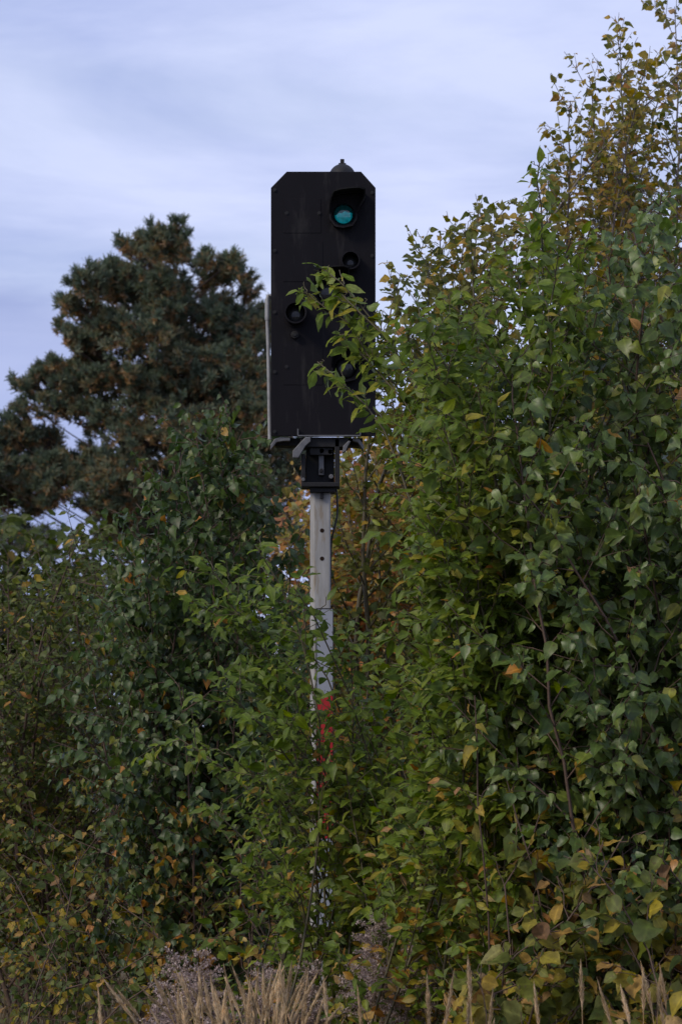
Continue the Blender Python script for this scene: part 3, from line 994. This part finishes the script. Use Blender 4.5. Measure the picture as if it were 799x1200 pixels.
# grey conifer behind the yellow birch ---------------------------------
def conifer(px, top, Y, label, width, seed, mat='grey conifer', group=None, lo_=.4, sparse=1.0):
    base = at(px, 900, Y); base[2] = 0
    tip = at(px, top, Y)
    H = tip[2]
    root = empty('conifer_tree', tuple(base))
    tag(root, label, 'tree', group)
    rng = np.random.default_rng(seed)
    lines, P, A, S, T = [], [], [], [], []
    nb = int(H * 44 * sparse)
    for i in range(nb):
        f = .12 + .87 * (1 - rng.uniform(0, 1) ** .62)
        z = H * f
        L = width * (1 - f) ** .75 * rng.uniform(.7, 1.1) + .12
        a = rng.uniform(0, 6.28)
        o = np.array([base[0], base[1], z])
        d = np.array([math.cos(a), math.sin(a), rng.uniform(.0, .35)])
        e = o + d * L + np.array([0, 0, -.12 * L])
        t = np.linspace(0, 1, 6)[:, None]
        B = (1 - t) ** 2 * o + 2 * t * (1 - t) * (o + d * L * .5) + t * t * e
        lines.append((B, np.linspace(.02, .005, 6)))
        m = int(L * 150)
        tt = rng.uniform(.1, 1, m)
        pos = o + (B[-1] - o) * tt[:, None] + d * (L * tt * (1 - tt) * .2)[:, None] + rng.normal(0, .05, (m, 3)) * np.array([1, 1, .7])
        side = np.cross(d, [0, 0, 1]); 
        dirs = nrm(d * .6 + side * rng.choice([-1, 1], (m, 1)) * .7 + rng.normal(0, .35, (m, 3)) + np.array([0, 0, -.25]))
        P.append(pos); A.append(dirs); S.append(rng.uniform(.08, .17, m)); T.append(np.clip(rng.normal(lo_, .25, m), 0, 1))
    P = np.concatenate(P); A = np.concatenate(A); S = np.concatenate(S); T = np.concatenate(T)
    n = len(P)
    B = nrm(np.cross(A, rng.normal(0, 1, (n, 3))))
    wd = .014
    V = np.stack([P - B * wd, P + B * wd, P + A * S[:, None]], 1).reshape(-1, 3) - base
    link('needles', np_mesh('needles', V, np.arange(n * 3), np.full(n, 3), {'tone': np.repeat(T, 3)}), M[mat], root)
    t = np.linspace(0, 1, 12)[:, None]
    V, F = Plant.tubes([(base * (1 - t) + tip * t, np.linspace(.14, .01, 12))] + lines, 5)
    link('trunk', np_mesh('trunk', V - base, F.ravel(), np.full(len(F), 4)), M['grey bark'], root)
conifer(725, 112, 38, 'grey brown conifer spire half hidden behind the yellow birch on the right', 1.15, 5, lo_=.5)

# far background hedge of trees ------------------------------------------
CF = dict(bstep=.22, blen=1.6, ang=52, rise=.12, step=.075, size=.16, droop=.35, nj=.5, tstep=.22, tlen=.5, t0=.08, tone=None)
def farshrub(px, top, Y, n, half, label, seed, base_t=.4, yel=.06, mat='alder', cat='tree', name='broadleaf_tree', group='trees standing behind the bushes', rows=None, **kw):
    rng = np.random.default_rng(seed)
    tips = []
    for i in range(n):
        x = px + rng.uniform(-half, half)
        y = top + (abs(x - px) / half) ** 1.5 * kw.get('fall', 120) + rng.uniform(0, 60)
        tips.append((x, y))
    cfg = dict(CF); cfg.update({k: v for k, v in kw.items() if k in CF})
    cfg['tone'] = make_tone(base_t, .13, yel, seed=seed)
    return shrub(name, at(px, 900, Y), ld_(tips, Y, jy=kw.get('jy', 1.2), seed=seed), cfg, mat, 'grey bark', 'small', label, cat, group, seed=seed, r0=kw.get('r0', .05), spread=.35)

farshrub(20, 612, 44, 16, 150, 'dark green tree beyond the hedge at the far left below the pine', 21, base_t=.25, fall=30)
farshrub(230, 640, 46, 12, 130, 'dark green tree hidden behind the left birch, under the pine', 22, base_t=.25, fall=30)
farshrub(540, 590, 40, 14, 140, 'olive green tree seen through gaps behind the right bushes', 23, base_t=.5, yel=.2, fall=60)
farshrub(740, 400, 36, 13, 130, 'olive green tree behind the poplar at the right edge', 24, base_t=.5, yel=.2, fall=80)

farshrub(-190, 560, 42, 12, 130, 'olive green tree standing past the left edge of the bushes', 25, base_t=.4, yel=.1, fall=60)
# orange tree behind the mast -------------------------------------------
farshrub(448, 520, 31, 26, 118, 'orange and rust coloured autumn tree glowing behind the mast', 31, base_t=.46, yel=.25, mat='orange',
         fall=60, size=.10, step=.045, blen=1.2, bstep=.15, tlen=.4, r0=.018)

# yellow birch top right --------------------------------------------------
tips = [(790, 8), (722, 35), (757, 70), (776, 100), (690, 88), (745, 130), (668, 118), (700, 170), (780, 160), (642, 205), (735, 210), (820, 60), (850, 40), (840, 130), (880, 90), (660, 230), (770, 250), (700, 290), (810, 300), (745, 330), (640, 300)]
cfg = dict(bstep=.12, blen=.78, ang=40, rise=.2, step=.047, size=.068, droop=.35, nj=.55, tstep=.13, tlen=.24, t0=.3, tone=make_tone(.54, .18, .26, seed=41))
shrub('birch_tree', at(760, 900, 25), ld_(tips, 25, .9, 41), cfg, 'autumn birch', 'grey bark', 'birch', 'slender yellow leaved birch whose thin tips reach the top right corner', 'tree', seed=41, r0=.035)

# brown-tipped bushy tree between box and birch ----------------------------
tips = [(487, 285), (502, 300), (515, 270), (545, 262), (560, 245), (583, 250), (600, 262), (615, 250), (630, 285), (470, 320), (460, 345), (530, 320), (575, 330), (650, 320), (480, 400), (455, 430), (500, 440), (560, 420), (620, 400), (470, 500), (520, 520), (600, 500), (660, 450), (440, 540)]
cfg = dict(bstep=.12, blen=.7, ang=42, rise=.2, step=.048, size=.072, droop=.3, nj=.5, tstep=.13, tlen=.25, t0=.15, tone=make_tone(.33, .18, .14, seed=42))
shrub('alder_bush', at(560, 900, 23), ld_(tips, 23, .8, 42), cfg, 'autumn birch', 'young bark', 'birch', 'olive and brown leaved bush rising just right of the black signal box', 'bush', seed=42, r0=.03)

# left dark birch ------------------------------------------------------------
tips = [(265, 478), (250, 490), (285, 505), (228, 500), (213, 520), (190, 560), (205, 545), (160, 590), (298, 550), (300, 590), (312, 650), (142, 625), (170, 640), (240, 560), (270, 580), (120, 680), (145, 720), (190, 700), (340, 660), (300, 680), (230, 680), (100, 760), (150, 820), (210, 800), (280, 780), (345, 760), (110, 880), (180, 900), (330, 860), (260, 880), (345, 930), (300, 960)]
cfg = dict(bstep=.11, blen=.8, ang=50, rise=.08, step=.041, size=.069, droop=.58, nj=.42, tstep=.12, tlen=.26, t0=.12, tone=make_tone(.34, .17, .02, .4, 2.2, .42, seed=51))
shrub('birch_bush', at(245, 900, 21.6), ld_(tips, 21.5, .9, 51), cfg, 'birch', 'bark', 'birch', 'tall dark green birch bush with hanging leaves just left of the mast', 'bush', seed=51, r0=.014)

# far-left small-leaved shrub --------------------------------------------------
tips = [(10, 655), (45, 690), (75, 640), (100, 620), (110, 660), (25, 700), (-20, 680), (60, 730), (120, 700), (0, 760), (90, 780), (40, 820), (130, 800), (-30, 800), (70, 880), (20, 900), (120, 900), (-10, 950), (95, 960), (50, 980), (150, 700), (150, 960)]
cfg = dict(bstep=.12, blen=.95, ang=50, rise=.15, step=.05, size=.066, droop=.3, nj=.45, tstep=.12, tlen=.32, t0=.06, tone=make_tone(.42, .17, .05, .3, 2.4, .36, seed=52))
shrub('willow_bush', at(50, 900, 25), ld_(tips, 25, 1.0, 52), cfg, 'alder', 'bark', 'sallow', 'small leaved green bush with yellowing lower twigs at the left edge', 'bush', seed=52, r0=.024)

# right poplar ----------------------------------------------------------------
tips = [(600, 420), (575, 500), (560, 600), (545, 690), (775, 225), (712, 300), (742, 272), (680, 365), (805, 240), (790, 330), (820, 380), (655, 430), (720, 440), (770, 450), (620, 480), (690, 510), (600, 560), (650, 590), (740, 560), (800, 560), (580, 640), (630, 690), (700, 680), (780, 690), (840, 500), (860, 620), (560, 740), (620, 790), (680, 800), (750, 800), (820, 780), (870, 760), (560, 850), (640, 880), (720, 900), (790, 900), (850, 880)]
cfg = dict(bstep=.12, blen=.75, ang=50, rise=.06, step=.040, size=.078, droop=.50, nj=.5, tstep=.13, tlen=.26, t0=.12, tone=make_tone(.4, .16, .015, .4, 2.4, .42, seed=61))
shrub('poplar_tree', at(800, 900, 16.2), ld_(tips, 16.2, .8, 61), cfg, 'poplar', 'bark', 'birch', 'bushy young poplar with hanging blue green leaves on the right edge', 'tree', seed=61, r0=.014)

# right sallow, reaching in front of the box -----------------------------------
def sal(base, tips, seed, cfgx, label, Y, spread=.55, r0=.009, jy=.5, mat='sallow'):
    rng = np.random.default_rng(seed)
    b = at(base[0], 900, Y); b[2] = 0
    L = []
    for t in tips:
        y = t[2] if len(t) > 2 else Y + rng.uniform(-jy, jy)
        tip = at(t[0], t[1], y)
        # stems rise steeply first and then arch outwards
        c = b + (tip - b) * np.array([.02, .4, .72]) + rng.normal(0, .12, 3)
        if len(t) > 3:
            c = b + (tip - b) * np.array([.08, .5, .84])
            L.append((tip, c, dict(blen=.21, tlen=.12, bstep=.085, t0=.15, ang=42, rise=.0, droop=.4)))
        else:
            L.append((tip, c))
    return shrub('sallow_bush', b, L, cfgx, mat, 'young bark', 'sallow', label, 'bush', 'sallow bushes around the mast', seed=seed, r0=r0, spread=spread, fold=.3, arch=.25)

cfg = dict(bstep=.12, blen=.62, ang=46, rise=.08, step=.033, size=.082, droop=.28, nj=.45, tstep=.14, tlen=.24, t0=.06, tone=make_tone(.42, .15, .012, .3, 2.2, .4, seed=71))
tips = [(374, 312, 17.2, 1), (372, 424, 17.4, 1), (400, 345, 17.1, 1), (352, 338, 17.2, 1), (398, 392, 17.1, 1),  (495, 375), (500, 400), (498, 435), (515, 385), (545, 360), (578, 345), (606, 318, 16.6), (655, 290), (632, 190, 16.5, 1), (590, 430), (520, 440), (498, 490), (520, 500), (560, 460),
        (515, 560), (500, 600), (560, 560), (490, 640), (480, 690), (530, 670), (470, 760), (500, 780), (550, 810), (650, 330), (690, 270, 16.4, 1), (530, 530)]
sal((635, 0), tips, 71, cfg, 'large bright green sallow on the right whose leafy tips cross the black signal box', 16.3, jy=.7)

cfg2 = dict(bstep=.12, blen=.5, ang=44, rise=.08, step=.035, size=.078, droop=.28, nj=.45, tstep=.14, tlen=.22, t0=.05, tone=make_tone(.44, .15, .012, .3, 1.8, .25, seed=72))
tips = [(238, 655), (262, 700), (300, 640), (290, 735), (225, 700), (205, 862), (250, 800), (330, 720), (265, 880), (310, 800), (345, 690), (405, 740), (340, 838), (338, 930), (240, 940), (290, 900), (335, 860), (420, 800), (300, 980), (250, 1010),
        (405, 900), (430, 860), (330, 1040), (380, 1000), (420, 960), (450, 900), (470, 830), (490, 900), (400, 1060), (460, 1000)]
sal((455, 0), tips, 72, cfg2, 'low sprawling sallow with arching branches that veil the red plate of the mast', 17.6)

# understorey ---------------------------------------------------------------
def under(px, Y, tips, label, seed, mat='hazel', shape='round', size=.085, base_t=.5, yel=.25, blen=.42, name='hazel_bush', group='low undergrowth bushes at the foot of the hedge', step=.058, droop=.45, bstep=.11):
    cfg = dict(bstep=bstep, blen=blen, ang=50, rise=.1, step=step, size=size, droop=droop, nj=.5, tstep=.13, tlen=.2, t0=.06, wob=3, tone=make_tone(base_t, .16, yel, seed=seed))
    return shrub(name, at(px, 900, Y), ld_(tips, Y, .35, seed), cfg, mat, 'bark', shape, label, 'bush', group, seed=seed, r0=.006, spread=.6)
under(520, 17.2, [(450, 960), (490, 1000), (540, 980), (585, 1010), (470, 1060), (520, 1070), (570, 1090), (440, 1110), (600, 1060), (560, 940), (520, 1150), (610, 1120), (460, 1150)], 'low bush with yellowing leaves right of the foot of the mast', 81, mat='hazel', shape='birch', size=.07, base_t=.45, yel=.42)
under(640, 15.3, [(600, 985), (640, 1010), (680, 1000), (620, 1060), (660, 1080), (700, 1060), (590, 1120), (640, 1140), (690, 1140), (560, 1150)], 'low hazel with broad pale green leaves at the bottom right', 82, size=.088, base_t=.5, yel=.28)
under(770, 15.5, [(730, 980), (770, 1000), (810, 990), (750, 1050), (790, 1070), (830, 1060), (720, 1110), (760, 1130), (810, 1140), (700, 1040), (680, 1160), (740, 1170), (790, 1170)], 'low bush with mixed olive and yellow leaves in the bottom right corner', 83, size=.072, base_t=.48, yel=.36, shape='birch')
under(200, 21.0, [(150, 930), (190, 960), (230, 950), (270, 960), (170, 1010), (210, 1030), (250, 1040), (140, 1060), (290, 1030), (180, 1080), (310, 1000), (230, 1090), (270, 1090), (330, 1060), (320, 1110)], 'low bush with bright yellow leaves under the dark birch', 84, size=.06, base_t=.4, yel=.34, shape='birch', step=.07)
under(60, 22.5, [(20, 960), (60, 980), (100, 990), (40, 1040), (80, 1060), (0, 1060), (120, 1040), (-20, 1000), (60, 1110), (110, 1120), (10, 1110), (150, 1100)], 'low dull green bush with scattered yellow leaves at the bottom left', 85, size=.065, base_t=.3, yel=.24, shape='birch', step=.07)

# thin stem with dead leaves, right of the mast ------------------------------
def sparse(base, Y, tips, label, seed, size=.07, n=.12, group=None, mat='hazel', name='sapling', base_t=.9):
    cfg = dict(bstep=.28, blen=.22, ang=45, rise=.1, step=n, size=size, droop=.6, nj=.6, tstep=.3, tlen=.14, t0=.2, wob=4, tone=lambda p, rng: rng.uniform(base_t - .2, 1, len(p)))
    shrub(name, at(base, 900, Y), ld_(tips, Y, .1, seed), cfg, mat, 'bark', 'birch', label, 'sapling', group, seed=seed, r0=.006, spread=.08, arch=.6, fold=.6)
sparse(600, 15.6, [(556, 815), (590, 900), (640, 930)], 'thin reddish sapling with a few dead brown leaves in front of the right bushes', 91)
sparse(735, 16.0, [(700, 960), (735, 985), (780, 990)], 'thin bare sapling with pale curled leaves in the lower right', 92, size=.06)
sparse(310, 20.2, [(300, 890), (318, 930), (250, 960)], 'slim sapling with upright brown stems left of the mast', 93, size=.06)

# goldenrod ------------------------------------------------------------------
def goldenrod(px, py, Y, wpx, label, seed, h=.45):
    rng = np.random.default_rng(seed)
    top = at(px, py, Y)
    base = np.array([top[0] + rng.uniform(-.05, .05), Y, 0])
    root = empty('goldenrod_plant', tuple(base))
    tag(root, label, 'plant', 'faded goldenrod plumes at the foot of the bushes')
    wd = wpx / FPX * Y
    stems = []; P, A, S, T = [], [], [], []
    for k in range(5):
        tp = top + np.array([rng.normal(0, wd * .35), rng.normal(0, .12), rng.uniform(-.12, .03)])
        t = np.linspace(0, 1, 10)[:, None]
        c = (base + tp) / 2 + np.array([0, 0, .1])
        B = (1 - t) ** 2 * base + 2 * t * (1 - t) * c + t * t * tp
        lines = [(B, np.linspace(.004, .0015, 10))]
        for q in range(20):
            f = rng.uniform(0, 1)
            o = tp + (B[6] - tp) * f * h / max(.2, np.linalg.norm(B[6] - tp))
            a = rng.uniform(0, 6.28)
            L = (.06 + .16 * f) * rng.uniform(.6, 1.2)
            e = o + np.array([math.cos(a) * L, math.sin(a) * L, L * .35])
            mid = o + np.array([math.cos(a) * L * .5, math.sin(a) * L * .5, L * .42])
            t2 = np.linspace(0, 1, 6)[:, None]
            b2 = (1 - t2) ** 2 * o + 2 * t2 * (1 - t2) * mid + t2 * t2 * e
            lines.append((b2, np.full(6, .001)))
            m = int(L * 520)
            tt = rng.uniform(.1, 1, m)
            pos = np.stack([np.interp(tt, t2[:, 0], b2[:, i]) for i in range(3)], -1) + rng.normal(0, .007, (m, 3))
            P.append(pos); A.append(nrm(rng.normal(0, 1, (m, 3)) + [0, 0, .5])); S.append(rng.uniform(.008, .017, m)); T.append(rng.uniform(.1, 1, m))
        V, F = Plant.tubes(lines, 3)
        stems.append((V, F))
        link('stem', np_mesh('stem', V - base, F.ravel(), np.full(len(F), 4)), M['dry stem'], root)
    P = np.concatenate(P); A = np.concatenate(A); S = np.concatenate(S); T = np.concatenate(T)
    n = len(P); B = nrm(np.cross(A, rng.normal(0, 1, (n, 3))))
    V = np.stack([P - B * S[:, None] * .35, P + B * S[:, None] * .35, P + A * S[:, None]], 1).reshape(-1, 3) - base
    link('plume', np_mesh('plume', V, np.arange(n * 3), np.full(n, 3), {'tone': np.repeat(T, 3)}), M['plume'], root)
goldenrod(232, 1108, 16.8, 42, 'faded mauve brown goldenrod plumes left of the pale grass', 101)
goldenrod(196, 1150, 16.7, 34, 'faded goldenrod with plumes lowest and furthest left in the undergrowth', 102)
goldenrod(315, 1135, 17.1, 18, 'small faded goldenrod plume just left of the mast', 103)
goldenrod(358, 1132, 17.3, 14, 'small faded goldenrod plume touching the mast', 104)
goldenrod(442, 1078, 16.6, 32, 'wide faded goldenrod plumes right of the mast', 105)
goldenrod(490, 1085, 16.6, 20, 'faded goldenrod second to the right of the mast, below the bright leaves', 106)

# grasses ----------------------------------------------------------------------
def grass_field(name, spots, mat, label, seed, hs, plume=True, blades=3):
    """spots: (x, y, height, lean)"""
    rng = np.random.default_rng(seed)
    lines = []; Vs, Ts = [], []
    tris = []
    for (x, y, h, lean) in spots:
        base = np.array([x, y, 0.0])
        a = rng.uniform(0, 6.28)
        tip = base + np.array([lean + math.cos(a) * .05, math.sin(a) * .08, h])
        c = base + np.array([lean * .1, 0, h * .6])
        t = np.linspace(0, 1, 9)[:, None]
        B = (1 - t) ** 2 * base + 2 * t * (1 - t) * c + t * t * tip
        tone = rng.uniform(.3, 1)
        # stalk as a narrow ribbon cross
        for ang in (0, 1.57):
            s_ = np.array([math.cos(ang), math.sin(ang), 0]) * (.0022 if plume else .003)
            for i in range(8):
                w0 = 1 - i / 9 if not plume else 1; w1 = 1 - (i + 1) / 9 if not plume else 1
                Vs.append([B[i] - s_ * w0, B[i] + s_ * w0, B[i + 1] + s_ * w1]); Ts.append(tone * .8)
                Vs.append([B[i] - s_ * w0, B[i + 1] + s_ * w1, B[i + 1] - s_ * w1]); Ts.append(tone * .8)
        if plume:
            pl_len = rng.uniform(.16, .28)
            m = 260
            f = rng.uniform(0, 1, m)
            d = nrm(B[-1] - B[-2])
            pos = tip - d * (f * pl_len)[:, None]
            wd = .018 * np.sin(np.clip(f * .95 + .02, 0, 1) * math.pi) ** 1.0 * (.6 + .8 * f) * rng.uniform(.3, 1.1, m)
            an = rng.uniform(0, 6.28, m)
            dirv = np.stack([np.cos(an), np.sin(an), np.full(m, 0.0)], -1)
            p0 = pos + dirv * (wd * .35)[:, None]
            p1 = pos + dirv * wd[:, None] + d * .024
            sd = nrm(np.cross(dirv, d)) * .003
            tri = np.stack([p0 - sd, p0 + sd, p1], 1)
            Vs.extend(list(tri)); Ts.extend(list(np.clip(tone + rng.normal(0, .2, m), 0, 1)))
        for b in range(blades):
            a = rng.uniform(0, 6.28); hh = h * rng.uniform(.4, .85)
            L = rng.uniform(.12, .32)
            e = base + np.array([math.cos(a) * L, math.sin(a) * L, hh])
            c = base + np.array([math.cos(a) * L * .2, math.sin(a) * L * .2, hh * .9])
            if rng.uniform() < .4: e[2] *= .75
            t = np.linspace(0, 1, 6)[:, None]
            Q = (1 - t) ** 2 * base + 2 * t * (1 - t) * c + t * t * e
            s_ = np.array([-math.sin(a), math.cos(a), 0]) * .0035
            tn = rng.uniform(0, .8)
            for i in range(5):
                w0 = 1 - i / 5.0; w1 = 1 - (i + 1) / 5.0
                Vs.append([Q[i] - s_ * w0, Q[i] + s_ * w0, Q[i + 1] + s_ * w1]); Ts.append(tn)
                if i < 4: Vs.append([Q[i] - s_ * w0, Q[i + 1] + s_ * w1, Q[i + 1] - s_ * w1]); Ts.append(tn)
    V = np.array(Vs).reshape(-1, 3)
    n = len(Vs)
    o = link(name, np_mesh(name, V, np.arange(n * 3), np.full(n, 3), {'tone': np.repeat(np.array(Ts), 3)}, smooth=False), M[mat])
    tag(o, label, 'grass', kind='stuff')

def reed_spots(seed):
    rng = np.random.default_rng(seed)
    S = []
    # centre patch: tips around rows 1135-1200
    for i in range(75):
        px = rng.normal(345, 58); Y = rng.uniform(14.6, 16.6)
        py = 1128 + abs(px - 350) * .15 + rng.exponential(34)
        p = at(px, py, Y)
        if p[2] > .2: S.append((p[0] - .12, Y, p[2], rng.normal(-.04, .17)))
    for i in range(24):
        px = rng.choice([545, 560, 600, 690, 760, 510, 640, 800]) + rng.normal(0, 14); Y = rng.uniform(14.2, 15.0)
        py = 1120 + rng.exponential(45)
        p = at(px, py, Y)
        if p[2] > .2: S.append((p[0], Y, p[2], rng.normal(0, .1)))
    for i in range(60):   # beyond the frame on both sides, same meadow edge
        x = rng.uniform(-4, 4); Y = rng.uniform(14, 16)
        S.append((x, Y, rng.uniform(.55, .78), rng.normal(0, .08)))
    return S
grass_field('reed_grass', reed_spots(7), 'reed', 'pale straw coloured reed grass with feathery seed heads along the bottom of the frame', 8, None, True, 2)
rng = np.random.default_rng(9)
sp = []
for i in range(2600):
    Y = rng.uniform(15, 32); x = rng.uniform(-.12, .12) * Y
    sp.append((x, Y, rng.uniform(.18, .55) * (1.25 if Y > 20 else 1), rng.normal(0, .06)))
grass_field('dead_grass', sp, 'dead grass', 'brown dead grass and stalks covering the ground under the bushes', 10, None, False, 3)
